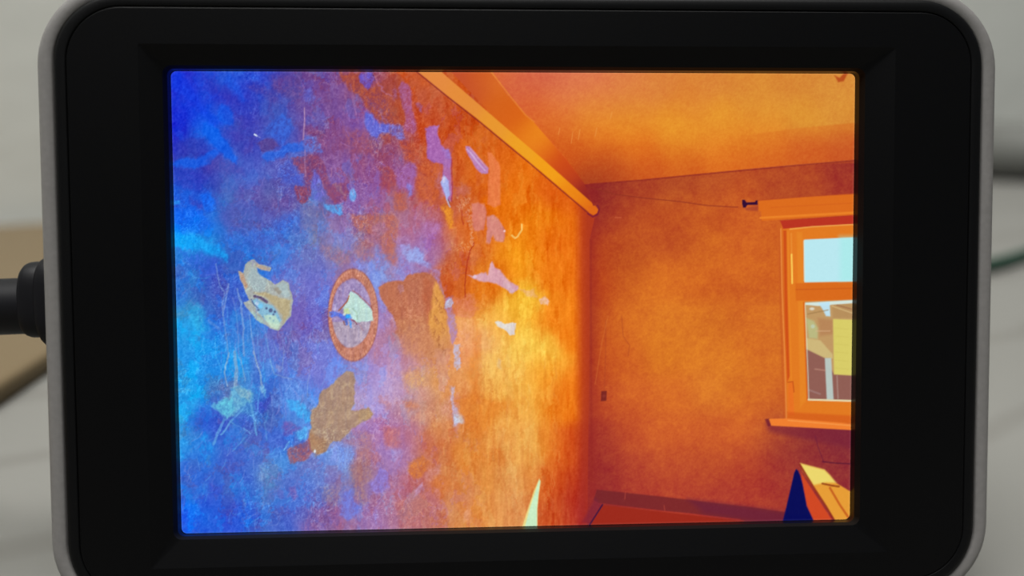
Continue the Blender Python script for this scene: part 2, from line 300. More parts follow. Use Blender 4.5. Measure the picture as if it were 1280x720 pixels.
    poly(A([(285,240),(310,205),(350,215),(375,260),(370,300),(320,300),(290,280)]), (16,92,235), .85, 2.5, .7, 0)
    poly(A([(330,45),(370,60),(400,120),(440,180),(420,200),(360,140),(320,90)]), (22,85,228), .6, 4)
    poly(A([(460,45),(495,60),(500,110),(460,90)]), (35,90,225), .6, 4)
    poly(A([(55,485),(120,475),(200,465),(260,430),(300,440),(270,480),(180,520),(100,515),(55,495)]), (16,102,242), .85, 2.5, .7, 0)
    poly(A([(80,400),(150,370),(220,370),(245,410),(220,458),(120,462),(75,440)]), (48,58,180), .8, 3, .7, 0)
    poly(A([(240,470),(310,470),(400,520),(420,560),(330,560),(250,520)]), (78,66,165), .6, 5)
    poly(A([(60,520),(200,530),(240,560),(200,640),(120,620),(60,560)]), (45,55,185), .7, 5)
    poly(A([(300,320),(400,330),(440,370),(400,400),(330,360)]), (68,62,172), .6, 5)
    poly(A([(560,60),(700,60),(720,130),(700,190),(620,160),(560,120)]), (112,66,130), .6, 6)
    poly(A([(440,110),(480,90),(560,130),(590,180),(560,200),(480,140)]), (88,62,150), .6, 5)
    poly(A([(240,80),(330,110),(420,200),(400,220),(300,170),(240,130)]), (52,50,175), .5, 5)
    poly(A([(505,460),(540,440),(590,440),(610,410),(640,400),(720,385),(720,430),(650,440),(620,462),(540,487)]), (38,105,230), .9, 2, .7, 0)
    poly(A([(520,340),(560,290),(610,250),(650,270),(670,320),(640,370),(610,410),(580,380)]), (50,105,222), .7, 3, mod=.4)
    poly(A([(485,395),(520,370),(560,375),(590,405),(565,435),(510,442)]), (98,62,128), .85, 2.2, .7, 0)
    poly(A([(720,350),(755,352),(790,380),(812,440),(780,450),(720,430)]), (82,118,218), .75, 2.5, mod=.6)
    poly(A([(720,130),(750,130),(780,170),(765,195),(725,190)]), (88,100,205), .75, 3)
    poly(A([(640,480),(660,500),(700,560),(720,600),(640,600),(590,560),(600,500)]), (62,100,215), .6, 4, mod=.5)
    poly(A([(780,330),(820,340),(810,370),(750,350),(720,320)]), (130,66,100), .55, 4)
    poly(A([(655,475),(720,455),(780,460),(820,490),(835,550),(850,600),(930,600),(950,640),(930,690),(860,690),(836,650),(800,560),(775,520),(762,570),(752,620),(750,660),(735,690),(710,705),(680,680),(665,640),(670,615),(720,610),(725,560),(700,540),(665,500)]), (146,68,98), .85, 2, mod=.3)
    poly(A([(768,530),(800,560),(828,650),(815,700),(770,680),(760,610)]), (105,105,215), .7, 3, mod=.5)
    poly(A([(668,625),(705,612),(748,625),(748,655),(735,688),(710,703),(682,680)]), (142,58,82), .7, 1.5)
    poly(A([(860,600),(900,610),(935,655),(890,640)]), (152,120,140), .7, 2)
    poly(A([(890,45),(1000,45),(1020,110),(1050,118),(1100,95),(1200,60),(1225,120),(1222,210),(1225,300),(1140,292),(1080,280),(1040,220),(1000,170),(950,130)]), (172,76,50), .92, 2.5)
    poly(A([(1090,60),(1190,60),(1190,130),(1160,190),(1110,120)]), (158,68,72), .7, 5)
    poly(A([(1005,40),(1060,40),(1068,90),(1035,124),(1012,100)]), (96,84,208), .9, 1.6)
    poly(A([(1030,240),(1060,255),(1085,290),(1140,300),(1145,340),(1110,342),(1085,375),(1040,345),(1022,300)]), (102,108,212), .92, 1.8, .5)
    poly(A([(1140,305),(1190,298),(1216,312),(1218,380),(1185,375),(1155,345)]), (110,112,208), .88, 1.8, mod=.3)
    poly(A([(1108,360),(1140,345),(1160,365),(1150,400),(1115,405)]), (178,82,66), .85, 2.5)
    poly(A([(920,330),(1000,325),(1060,375),(1100,405),(1080,470),(1000,450),(920,400)]), (158,80,95), .55, 6, mod=.5)
    poly(A([(1090,510),(1150,515),(1195,560),(1180,625),(1110,615)]), (168,72,72), .75, 4, mod=.3)
    poly(A([(1200,380),(1280,400),(1280,500),(1220,490)]), (190,78,45), .85, 4)
    poly(A([(1190,520),(1240,500),(1280,510),(1280,560),(1262,660),(1240,620),(1190,640)]), (155,100,170), .8, 2.5, mod=.4)
    poly(A([(1235,590),(1258,590),(1262,650),(1250,668)]), (140,140,225), .8, 2)
    line(A([(722,220),(720,300),(717,378)]), (190,150,185), 1.3, .75)
    line(A([(725,430),(724,500),(729,560)]), (175,130,170), 1.2, .6)
    line(A([(958,160),(968,200),(980,250)]), (165,120,180), 1.2, .6); line(A([(690,60),(720,120)]), (130,100,180), 1.2, .5)
    line(A([(472,352),(484,359)]), (225,240,255), 1.6, 1, 0); line(A([(484,359),(502,369)]), (150,160,220), .8, .7, 0)
    poly(B([(290,60),(450,50),(560,60),(565,150),(480,185),(400,205),(335,195),(292,150)]), (70,82,180), .5, 7, mod=.6)
    poly(B([(560,30),(640,10),(660,90),(600,100)]), (108,74,150), .45, 6, mod=.5)
    poly(B([(290,195),(420,200),(560,170),(620,120),(700,100),(740,140),(600,230),(440,260),(330,250)]), (45,110,225), .55, 8, mod=.6)
    poly(B([(68,225),(180,205),(230,250),(300,280),(345,325),(340,358),(270,315),(180,285),(80,265)]), (18,165,248), .85, 4)
    poly(B([(195,5),(250,5),(275,40),(275,90),(240,100),(205,60)]), (18,108,248), .85, 3)
    poly(B([(66,30),(95,38),(90,60),(66,56)]), (40,160,250), .8, 2)
    poly(B([(150,20),(210,60),(200,90),(150,60)]), (70,60,170), .6, 3)
    poly(B([(60,90),(200,100),(270,160),(200,200),(80,190)]), (12,95,245), .5, 8)
    poly(B([(90,290),(200,300),(290,340),(310,400),(240,420),(120,340)]), (50,90,215), .6, 7, mod=.4)
    poly(B([(150,590),(190,560),(225,600),(235,690),(180,700),(150,660)]), (45,185,235), .7, 5)
    poly(B([(75,640),(150,620),(200,700),(100,720),(75,720)]), (28,160,240), .6, 6)
    poly(B([(700,60),(760,50),(790,100),(790,200),(780,270),(740,260),(720,180)]), (135,130,165), .5, 5)
    poly(B([(795,260),(850,270),(960,300),(965,340),(900,365),(830,320),(795,300)]), (165,115,125), .6, 5, mod=.3)
    line(B([(797,150),(785,260),(775,400)]), (120,130,205), 1.5, .5)
    poly(B([(820,65),(850,58),(912,60),(918,112),(900,128),(862,102)]), (82,168,240), .92, 1.5)
    disc(441, 244, 4.2, (110,170,235), .9, 8)
    poly(B([(955,115),(1060,110),(1170,115),(1190,150),(1185,250),(1190,340),(1165,370),(1130,340),(1100,270),(1060,210),(990,190),(960,150)]), (188,105,85), .8, 3, mod=.35)
    poly(B([(1060,160),(1120,150),(1140,200),(1100,230),(1120,300),(1060,240)]), (165,115,160), .6, 4, mod=.4)
    poly(B([(1000,240),(1050,230),(1070,330),(1010,360),(980,300)]), (178,110,110), .6, 4, mod=.3)
    poly(B([(1170,0),(1230,10),(1240,90),(1180,100)]), (190,92,60), .7, 4)
    # peeled plaster spot with a hole
    PL = SC(210, 320, s, [(508,105),(545,120),(560,60),(600,30),(625,22),(660,60),(700,68),(748,85),(740,112),(690,104),(645,84),(650,120),(680,150),(740,180),(780,208),(830,172),(872,195),(890,260),(908,322),(892,440),(840,500),(800,542),(740,530),(690,490),(640,465),(600,410),(545,335),(590,320),(560,260),(540,200),(520,150)])
    poly(PL, (172,178,172), .97, .9, .25)
    poly(SC(210,320,s,[(600,80),(640,100),(690,160),(720,200),(700,260),(620,250),(575,180)]), (165,185,190), .8, 2, .3)
    poly(SC(210,320,s,[(515,110),(550,130),(580,220),(560,240),(530,160)]), (195,150,120), .8, 1.5, .3)
    poly(SC(210,320,s,[(640,45),(700,80),(740,92),(730,108),(680,100),(640,75)]), (185,160,140), .8, 1, .2)
    poly(SC(210,320,s,[(620,265),(700,262),(780,290),(890,320),(885,430),(835,490),(830,430),(780,370),(700,300)]), (184,168,128), .9, 1.8, .3)
    poly(SC(210,320,s,[(790,215),(830,185),(862,205),(880,290),(850,300),(800,260)]), (168,188,192), .85, 1.5, .3)
    poly(SC(210,320,s,[(770,235),(800,225),(825,260),(800,275)]), (150,140,125), .7, 1.2, .3)
    poly(SC(210,320,s,[(605,325),(640,305),(700,340),(760,365),(800,420),(822,470),(795,500),(720,480),(650,400)]), (135,190,220), .9, 1.2, .3)
    poly(SC(210,320,s,[(690,430),(780,430),(815,500),(790,535),(740,520)]), (195,225,200), .8, 1.5, .3)
    poly(SC(210,320,s,[(590,400),(640,420),(700,480),(680,490),(630,455)]), (165,195,190), .8, 1.2, .3)
    line(SC(210,320,s,[(628,292),(670,300),(715,335)]), (88,72,110), 3.2, .85)
    line(SC(210,320,s,[(605,315),(622,350),(650,375)]), (70,80,130), 1.6, .8)
    for x, y, r in [(745,395,2.6),(775,405,1.6),(715,380,1.5),(765,425,1.2),(655,392,1.4)]: disc(210+x/s, 320+y/s, r, (72,76,118), .8)
    disc(210+672/s, 320+362/s, 3.2, (120,205,250), .8); disc(210+645/s, 320+345/s, 2.2, (225,240,250), .6)
    for x, y in [(720,420),(690,440),(740,450),(765,470),(800,450)]: disc(210+x/s, 320+y/s, 1.2, (110,150,175), .6)
    # scratches and pale streaks
    LB = lambda p: SC(210, 320, s, p)
    for P, w_, a_ in [([(345,60),(370,190),(410,262),(390,370),(420,560),(440,740)],1.6,.5),([(440,205),(412,340),(398,425)],2.4,.5),([(500,235),(530,330),(545,520),(552,720)],2.2,.6),([(590,430),(610,600),(632,740)],1.5,.55),
                      ([(700,520),(735,700)],1.1,.45),([(470,300),(500,450),(515,740)],1.2,.35),([(920,250),(960,330)],1.2,.3),([(900,480),(870,700)],1,.3),([(300,470),(370,530)],3,.3),([(830,590),(850,720)],1,.3),([(760,600),(800,730)],.9,.3)]:
        line(LB(P), (135,165,215), w_, a_, .3)
    LD = lambda p: SC(210, 440, s, p)
    for P, w_, a_ in [([(442,10),(408,140),(436,245)],1.7,.7),([(482,0),(497,110),(490,250)],4,.65),([(528,40),(560,205)],1.6,.5),([(620,-5),(665,150),(690,260)],2,.7),([(740,60),(770,160),(900,200)],1.5,.4),([(840,0),(835,110)],1.2,.4),([(1025,120),(1010,310)],1.1,.35)]:
        line(LD(P), (150,175,205), w_, a_, .3)
    poly(LD([(780,100),(820,110),(850,125),(830,145),(790,130)]), (150,160,205), .6, 1.5)
    poly(LD([(665,240),(690,230),(715,300),(700,320),(675,300)]), (130,190,225), .85, 1.5)
    poly(LD([(325,380),(420,330),(465,250),(560,255),(612,310),(605,375),(560,400),(490,440),(425,492),(380,440)]), (112,188,218), .9, 2.5)
    poly(LD([(330,380),(400,350),(470,330),(480,400),(420,480),(380,440)]), (92,205,228), .7, 3)
    poly(LD([(490,270),(560,262),(600,310),(590,360),(530,330)]), (150,175,185), .6, 2.5)
    for P, w_, a_ in [([(540,420),(470,490),(385,600)],2,.7),([(405,490),(360,600),(330,665)],3.2,.6),([(600,390),(622,480),(642,600)],2,.7),([(465,515),(530,545),(600,590)],1.3,.5),([(560,620),(470,720)],1.2,.4),([(880,650),(840,715)],2,.55),([(730,440),(700,520),(720,640)],1.6,.35)]:
        line(LD(P), (105,175,228), w_, a_, .3)
    poly(LD([(470,470),(560,450),(620,470),(610,560),(520,560)]), (48,62,195), .5, 4)
    poly(LD([(640,360),(740,330),(760,370),(690,440),(630,420)]), (60,62,190), .65, 3.5)
    poly(LD([(180,420),(300,440),(350,560),(250,600),(150,520)]), (38,78,208), .5, 6)
    poly(LD([(740,390),(800,240),(860,190),(950,222),(1000,320),(1080,310),(1075,400),(1035,405),(990,440),(860,430),(790,400)]), (100,150,232), .6, 3, mod=.5)
    poly(LD([(850,350),(940,345),(1000,400),(1037,440),(1032,495),(985,512),(930,460),(870,400)]), (62,178,248), .9, 2.5)
    poly(LD([(930,600),(960,562),(1000,535),(1027,570),(1005,620),(955,632)]), (82,180,242), .9, 2)
    poly(LD([(830,510),(900,500),(965,560),(900,605),(850,600)]), (112,78,165), .75, 3, mod=.3)
    rs = np.random.RandomState(5)
    def hair(x0, y0, x1, y1, n, ang_, sp_, ln_, cols, w_, a_):
        for _ in range(n):
            x = rs.uniform(x0, x1); y = rs.uniform(y0, y1); t = ang_+rs.normal()*sp_; l = ln_*rs.uniform(.4, 1.3); b_ = rs.normal()*l*.12
            dx_, dy_ = math.cos(t)*l, math.sin(t)*l
            line([(x, y), (x+dx_/2-dy_/l*b_, y+dy_/2+dx_/l*b_), (x+dx_, y+dy_)], cols[rs.randint(len(cols))], w_*rs.uniform(.7, 1.3), a_*rs.uniform(.5, 1), .12)
    BL = [(110,165,235),(140,160,225),(90,190,245),(120,130,215)]
    hair(268, 370, 335, 440, 22, 1.5, .12, 45, BL, 1.0, .38)
    hair(280, 430, 345, 500, 14, 1.5, .2, 30, BL, 1.1, .35)
    hair(225, 530, 400, 650, 90, 2.1, .5, 14, BL, .9, .35)
    hair(225, 330, 300, 460, 50, 2.3, .7, 12, BL, .9, .3)
    hair(340, 400, 410, 520, 60, 1.5, .3, 16, [(150,165,235),(170,150,220),(110,180,245)], .9, .35)
    hair(300, 215, 420, 330, 90, 1.3, .6, 10, [(110,130,225),(140,130,210),(90,150,235)], .9, .35)
    hair(400, 130, 500, 330, 120, 1.3, .4, 9, [(175,130,205),(150,120,215),(205,140,160)], .9, .4)
    hair(440, 440, 530, 650, 110, 1.5, .5, 8, [(200,170,225),(215,165,190),(160,150,235)], .9, .4)
    hair(530, 440, 700, 655, 120, 1.5, .15, 16, [(245,190,120),(215,120,45),(240,175,95)], 1.0, .22)
    # tan bare patch
    poly(D([(893,282),(930,260),(965,265),(980,300),(968,400),(960,450),(1000,450),(1042,432),(1064,470),(1055,495),(1000,515),(960,540),(935,570),(910,600),(862,608),(832,650),(800,672),(750,650),(740,600),(760,540),(750,500),(760,450),(785,430),(800,370),(850,330)]), (170,138,116), .95, 1.5, .5)
    tp = smooth(.5-sdist(X, Y, D([(893,282),(930,260),(965,265),(978,300),(965,400),(960,450),(1040,440),(1055,490),(960,540),(910,600),(840,640),(750,640),(760,540),(760,450),(800,370),(850,330)]))/6)*smooth(fbm(X/5,Y/6,71,2)*2); comp(tp*.5, (200,172,140))
    poly(D([(1000,450),(1040,435),(1062,470),(1050,490),(1000,505)]), (192,158,110), .7, 2)
    poly(D([(640,650),(700,612),(752,600),(760,650),(748,690),(700,705),(650,720),(638,700)]), (158,84,92), .9, 2)
    poly(D([(750,560),(820,600),(830,650),(780,690),(760,640)]), (172,125,88), .7, 3)
    disc(393.5, 564.3, 1.3, (235,245,255), 1, 2)
    poly(D([(860,620),(940,612),(975,650),(960,710),(900,740),(850,700)]), (130,150,225), .8, 3, mod=.4)
    poly(D([(1000,560),(1060,570),(1060,640),(1030,700),(980,660),(990,600)]), (185,125,120), .6, 4, mod=.4)
    poly(D([(1125,550),(1190,545),(1200,620),(1160,640),(1120,620)]), (196,126,124), .55, 5)
    # lower left region
    E = lambda p: SC(210, 550, s, p)
    F = lambda p: SC(420, 550, s, p)
    poly(E([(660,180),(712,180),(715,290),(680,310),(660,250)]), (130,165,210), .6, 3, mod=.4)
    poly(E([(545,440),(565,430),(570,500),(555,520)]), (120,160,215), .5, 2)
    poly(E([(870,350),(920,345),(940,400),(900,430),(868,400)]), (125,90,170), .7, 2.5)
    poly(E([(720,350),(830,350),(850,420),(740,430)]), (95,95,190), .5, 5)
    poly(E([(990,560),(1060,500),(1140,500),(1150,660),(960,680)]), (145,95,150), .6, 6, mod=.4)
    poly(E([(1180,500),(1277,480),(1277,600),(1240,680),(1190,600)]), (160,92,135), .6, 6, mod=.3)
    poly(E([(1120,330),(1240,330),(1270,420),(1220,480),(1130,430)]), (160,130,140), .6, 5, mod=.5)
    poly(E([(300,320),(400,330),(380,400),(310,390)]), (45,72,205), .5, 4)
    poly(E([(200,340),(290,320),(280,390),(200,410)]), (45,135,235), .5, 4)
    poly(F([(20,50),(105,40),(120,130),(60,230),(10,220)]), (112,150,228), .7, 3, mod=.3)
    poly(F([(50,370),(110,360),(135,440),(185,480),(150,560),(80,590),(30,540),(50,450)]), (105,125,225), .85, 2.5)
    poly(F([(100,190),(170,140),(250,130),(260,260),(200,330),(230,430),(190,470),(140,420),(100,280)]), (165,120,120), .7, 4, mod=.5)
    poly(F([(240,300),(320,210),(380,230),(385,350),(320,390),(250,370)]), (140,125,218), .8, 2.5)
    poly(F([(270,560),(300,500),(310,560),(280,610)]), (140,130,215), .7, 2.5)
    poly(F([(380,70),(450,50),(480,100),(430,130)]), (170,155,215), .7, 4)
    poly(F([(525,150),(640,120),(680,180),(620,270),(560,280),(525,210)]), (215,122,50), .85, 3)
    poly(F([(630,270),(700,200),(760,180),(750,250),(660,300)]), (205,140,140), .7, 3)
    poly(F([(565,430),(580,340),(625,310),(625,350)]), (200,165,205), .85, 1.8)
    poly(F([(720,350),(765,340),(765,400),(730,430)]), (205,130,130), .7, 3)
    poly(F([(930,520),(975,510),(970,600),(930,590)]), (228,160,125), .6, 3)
    poly(F([(450,470),(640,400),(650,630),(480,640)]), (195,112,95), .5, 6)
    # oval repair mark
    ox, oy, orx, ory = 441.5, 393.8, 31.2, 57.5
    sx = (Y-oy)*.035; qx = (X-ox+sx*0)/orx; qy = (Y-oy)/ory; rr = np.sqrt(qx*qx+qy*qy)
    ang = np.arctan2(qy, qx)
    inner = .805-.065*np.cos(ang)-.04*np.sin(ang)-.055*np.sin(ang)**2+.03*n1
    ringm = smooth((1-rr)*orx/1.4+.5)
    comp(ringm*.88, (204,130,98)+0*X[..., None]+fine[..., None]*22)
    ic = np.where((qy > .15)[..., None], np.array([176,162,186.]), np.array([158,140,190.]))+fine[..., None]*14*np.array([1, 1, .8])
    comp(smooth((inner-rr)*orx/1.8+.5)*.95, ic)
    comp(np.exp(-((rr-.97)*orx/1.1)**2)*.35, (225,170,140)); comp(np.exp(-((rr-1.0)*orx/.8)**2)*.45, (150,80,75)); comp(np.exp(-((rr-inner)*orx/.8)**2)*.35, (170,90,75))
    ticks = (np.sin(ang*62) > .3)*np.exp(-((rr-.93)*orx/2.5)**2); comp(ticks*.22, (160,80,60))
    G = lambda p: SC(420, 320, s, p)
    poly(G([(88,300),(105,255),(150,280),(222,350),(265,400),(272,470),(240,470),(190,475),(150,484),(110,455),(70,420),(48,375),(80,345)]), (192,224,214), .97, 1, .35)
    poly(G([(50,385),(90,380),(110,430),(60,425)]), (195,215,150), .7, 1.2, .3)
    line(G([(120,380),(150,410),(155,460)]), (160,190,160), 1.2, .6)
    line(G([(95,290),(80,330),(45,370),(20,395)]), (170,95,60), 1.6, .8)
    line(G([(120,250),(160,278),(230,345),(275,392)]), (160,90,70), 1.2, .6)
    poly(G([(-45,405),(0,405),(55,425),(110,428),(118,458),(60,466),(0,445),(-50,438)]), (62,105,235), .9, 1.2, .5, mod=.3)
    disc(434.8, 395.6, 3.2, (55,175,252), .95, 2.4); disc(430, 393, 1.6, (225,240,250), .6)
    for P, cc in [([(75,460),(85,500)],(60,90,190)),([(110,470),(150,490)],(130,60,80)),([(95,470),(112,520)],(70,150,245)),([(60,470),(70,500)],(130,80,90))]: line(G(P), cc, 1.8, .8, .5)
    line(G([(160,480),(200,540)]), (165,110,120), 1, .5)
    # brown and orange pieces right of the oval
    poly(G([(110,50),(200,40),(232,90),(170,100)]), (132,142,225), .7, 3, mod=.4)
    poly(G([(245,125),(330,108),(372,150),(410,165),(330,190),(292,240),(262,200)]), (138,162,230), .85, 2.5, mod=.3)
    poly(G([(310,225),(370,187),(480,176),(530,130),(620,120),(700,130),(745,190),(782,270),(792,400),(812,560),(855,720),(870,800),(600,800),(480,760),(470,600),(440,560),(425,460),(360,370),(318,280)]), (190,112,80), .95, 1.6, .5, fade=(395,450))
    poly(G([(440,470),(640,440),(800,560),(850,700),(700,760),(500,720),(460,600)]), (206,138,95), .7, 8)
    poly(G([(500,300),(620,320),(640,430),(560,470),(500,420)]), (202,128,98), .6, 6)
    poly(G([(715,190),(745,195),(782,290),(792,400),(812,560),(845,700),(720,700),(665,500),(690,350),(700,240)]), (226,158,78), .9, 3, .6, fade=(405,445))
    poly(G([(640,170),(700,190),(690,320),(665,480),(630,300)]), (186,94,62), .7, 4)
    for k in range(34):
        bx = 690+((k*37) % 100); by = 260+((k*53) % 440); line(G([(bx,by),(bx+8,by+16),(bx-4,by+34)]), (165,95,60), .8, .45, 1)
    poly(G([(455,205),(480,200),(490,260),(465,275)]), (178,132,160), .6, 2)
    poly(G([(350,10),(440,0),(445,60),(400,80)]), (178,105,120), .6, 4)
    poly(G([(540,-30),(620,-40),(650,0),(690,90),(640,80),(570,40)]), (150,160,228), .8, 2.5, mod=.3)
    poly(SC(420,200,s,[(470,620),(520,608),(590,650),(640,690),(660,740),(520,730),(480,680)]), (152,170,232), .88, 2.5, mod=.3)
    poly(G([(690,90),(755,110),(770,220),(790,290),(855,300),(862,370),(872,480),(882,600),(850,660),(822,560),(802,420),(788,300),(750,200)]), (168,132,192), .88, 1.8)
    poly(G([(795,318),(850,308),(860,360),(832,382),(796,370)]), (192,205,232), .95, 1.2)
    poly(G([(850,400),(885,380),(890,430),(855,430)]), (205,100,60), .8, 2)
    poly(G([(865,655),(912,650),(905,740),(895,810),(875,835),(858,790),(850,700)]), (188,190,230), .92, 1.5)
    poly(G([(860,310),(930,282),(1000,268),(1032,390),(1010,430),(900,445),(868,400)]), (218,128,98), .75, 2.5, mod=.2)
    poly(G([(910,470),(980,430),(1000,560),(960,660),(905,640)]), (240,172,120), .7, 6)
    poly(G([(1010,450),(1040,560),(1040,720),(1000,720),(1000,560)]), (228,130,55), .6, 4)
    line(SC(420,200,s,[(893,300),(915,390),(928,475)]), (178,58,35), 1.0, .75, .4)
    line(SC(420,200,s,[(1000,600),(975,660),(955,740),(942,820),(935,920),(940,995)]), (172,52,28), 1.2, .85, .3)
    H_ = lambda p: SC(420, 440, s, p)
    poly(H_([(830,250),(855,245),(870,400),(895,440),(930,465),(925,515),(880,520),(845,545),(840,440)]), (190,180,215), .92, 1.6)
    poly(H_([(850,450),(920,470),(915,510),(850,515)]), (195,215,240), .8, 1.5)
    poly(H_([(815,560),(850,555),(845,615),(815,615)]), (200,100,55), .8, 1.5); poly(H_([(822,575),(840,572),(836,600),(822,600)]), (225,150,110), .6, 1.2)
    line(H_([(830,630),(832,660)]), (190,80,50), 1.2, .6); line(H_([(925,520),(920,580)]), (245,195,150), 1.5, .5)
    poly(H_([(765,380),(820,330),(830,470),(770,470)]), (218,158,140), .7, 4)
    poly(H_([(480,140),(640,130),(650,240),(560,280),(480,260)]), (224,162,92), .7, 6)
    poly(H_([(550,290),(650,260),(670,350),(600,370)]), (212,152,138), .6, 5)
    poly(H_([(490,350),(570,350),(600,400),(520,440)]), (210,120,75), .7, 5)
    poly(H_([(520,470),(640,420),(700,500),(600,520)]), (215,155,125), .6, 6)
    poly(H_([(960,50),(1045,0),(1045,300),(990,350),(960,200)]), (224,130,50), .7, 5)
    poly(H_([(870,200),(960,180),(990,250),(930,330),(880,300)]), (230,160,100), .6, 5)
    poly(H_([(900,330),(1050,300),(1200,370),(1200,480),(1100,560),(960,640),(900,560)]), (226,132,46), .55, 7)
    poly(H_([(1050,0),(1200,0),(1200,340),(1060,330)]), (244,190,92), .6, 6)
    poly(H_([(1175,50),(1205,60),(1195,120),(1175,110)]), (215,185,150), .6, 2)
    poly(H_([(1180,450),(1240,460),(1190,600),(1100,720),(1080,640)]), (238,175,90), .5, 6)
    poly(H_([(345,180),(400,60),(480,80),(470,330),(400,400),(350,330)]), (196,165,200), .5, 6, mod=.5)
    poly(H_([(330,360),(400,370),(400,430),(350,430)]), (200,130,130), .6, 4, mod=.4)
    poly(H_([(350,570),(460,560),(470,690),(360,700)]), (200,112,110), .6, 5)
    # upper middle flakes of paint
    J = lambda p: SC(420, 80, s, p)
    poly(J([(455,170),(480,128),(530,160),(552,230),(545,310),(572,400),(592,480),(560,505),(520,490),(490,470),(500,400),(480,300),(460,240)]), (160,94,160), .92, 1.8, .5, mod=.15)
    poly(J([(575,280),(620,300),(628,350),(600,345)]), (155,92,150), .8, 2)
    poly(J([(490,480),(600,470),(590,540),(510,550)]), (165,85,110), .55, 4, mod=.6)
    poly(J([(400,200),(440,170),(445,250),(400,260)]), (150,84,130), .6, 3, mod=.5)
    poly(J([(648,465),(675,452),(720,452),(742,436),(738,490),(762,580),(790,620),(822,615),(838,700),(830,760),(780,725),(700,710),(660,680),(655,560)]), (168,106,182), .95, 1.5, .4)
    poly(J([(770,620),(822,612),(836,690),(800,700)]), (150,130,215), .6, 3)
    line(J([(275,100),(310,145),(345,190),(390,240)]), (175,110,150), 1.2, .6, .8); line(J([(260,70),(285,125)]), (70,50,130), 1.2, .6, .6)
    line(J([(105,150),(140,300),(145,390)]), (165,120,170), 1, .4)
    K = lambda p: SC(420, 200, s, p)
    poly(K([(575,30),(720,20),(765,60),(722,180),(740,265),(700,330),(600,260),(572,180)]), (206,98,45), .7, 4)
    poly(K([(440,150),(480,60),(540,30),(580,25),(575,180),(552,265),(520,240),(500,180),(450,200)]), (158,98,165), .8, 3, mod=.4)
    poly(K([(520,170),(550,170),(556,255),(540,270)]), (135,140,228), .85, 2)
    poly(K([(722,150),(760,95),(780,260),(760,290),(735,240)]), (186,108,128), .75, 2.5)
    poly(K([(776,-10),(834,-10),(838,290),(822,302),(800,280),(772,230),(758,180),(772,120),(782,60)]), (172,112,178), .92, 1.5, .3)
    poly(K([(758,165),(785,112),(815,150),(822,250),(808,295),(780,230)]), (168,185,240), .92, 1.3, .4)
    poly(K([(770,130),(790,118),(795,160),(775,170)]), (225,220,240), .7, 1.2)
    line(K([(841,-10),(842,150),(840,300)]), (165,55,90), 1.2, .75, .2)
    line(K([(808,285),(818,315),(828,340)]), (190,190,215), 1.6, .85, .2); line(K([(815,285),(826,312)]), (90,60,80), 1.2, .7, .1)
    poly(K([(758,345),(800,320),(842,360),(846,440),(855,485),(822,492),(790,430)]), (236,150,32), .85, 3)
    poly(K([(630,470),(700,430),(760,460),(750,560),(660,600),(620,530)]), (176,118,180), .7, 5, mod=.4)
    poly(K([(690,380),(740,370),(760,420),(700,430)]), (185,115,140), .5, 4, mod=.4)
    poly(K([(440,560),(500,560),(520,640),(450,700)]), (160,130,200), .6, 5, mod=.5)
    poly(K([(900,180),(960,175),(985,240),(930,262),(900,230)]), (198,112,105), .75, 3)
    for k in range(26):
        bx = 870+(k*41) % 110; by = 270+(k*67) % 110; line(K([(bx,by),(bx+7,by+12)]), (232,175,140), .9, .55, .8)
    for k in range(24):
        bx = 965+(k*29) % 30; by = 400+(k*31) % 210; line(K([(bx,by),(bx+3,by+12)]), (232,185,160), .9, .5, .8)
    for k in range(30):
        bx = 840+(k*53) % 140; by = 600+(k*17) % 60; line(K([(bx,by),(bx+5,by+4)]), (235,165,110), .8, .5, .8)
    poly(K([(985,318),(1085,320),(1092,420),(1070,512),(1010,514),(990,480)]), (216,128,112), .92, 1.6, .4)
    poly(K([(1098,412),(1145,400),(1190,450),(1232,510),(1218,595),(1165,582),(1140,540),(1112,602),(1090,598),(1098,500)]), (214,138,132), .92, 1.5, .6)
    disc(420+1222/s, 200+515/s, 1.1, (255,235,230), .9)
    poly(K([(1100,-60),(1130,-50),(1180,20),(1192,60),(1192,322),(1150,342),(1102,322),(1106,180),(1112,60)]), (232,124,72), .92, 1.4, .25)
    poly(J([(940,600),(972,600),(1040,680),(1108,755),(1103,792),(1060,796),(1010,750),(962,670)]), (188,132,190), .95, 1.3, .3)
    line(J([(955,620),(1010,690),(1080,770)]), (215,190,225), 2, .6, .2); line(J([(970,605),(1040,690),(1095,750)]), (225,175,180), 1, .5, .2)
    M = lambda p: SC(560, 320, s, p)
    poly(M([(140,135),(185,145),(212,134),(272,118),(287,138),(303,60),(320,36),(342,90),(380,108),(442,178),(512,218),(518,240),(470,268),(430,247),(350,202),(290,187),(220,182),(190,165)]), (216,164,182), .95, 1.4, .3)
    poly(M([(400,190),(450,195),(500,235),(470,262),(430,245)]), (222,195,205), .6, 2)
    poly(M([(520,225),(565,240),(620,248),(642,285),(600,292),(560,270)]), (230,170,120), .85, 1.8)
    poly(M([(655,300),(700,288),(737,330),(727,362),(680,352)]), (230,182,165), .92, 1.6)
    disc(560+195/s, 320+150/s, 2.2, (228,205,225), .8)
    poly(M([(338,482),(360,472),(410,495),(470,480),(492,490),(485,570),(450,577),(420,547),(350,507)]), (226,218,214), .97, 1.1, .4)
    line(SC(560,200,s,[(535,468),(536,505),(505,556),(488,566),(464,545)]), (248,200,110), 1.9, .9, .1)
    # bright right section of the left wall: vertical graining
    g = np.clip((X-560)/60, 0, 1)*np.clip((738-X)/8, 0, 1)*smooth((Y-180)/120)
    C += (g*streak*16)[..., None]*np.array([.7, 1.0, .6])
    C += (np.clip((X-520)/60, 0, 1)*np.clip((738-X)/8, 0, 1)*fbm(X/5, Y/16, 77, 3)*11)[..., None]*np.array([.5, 1, .7])
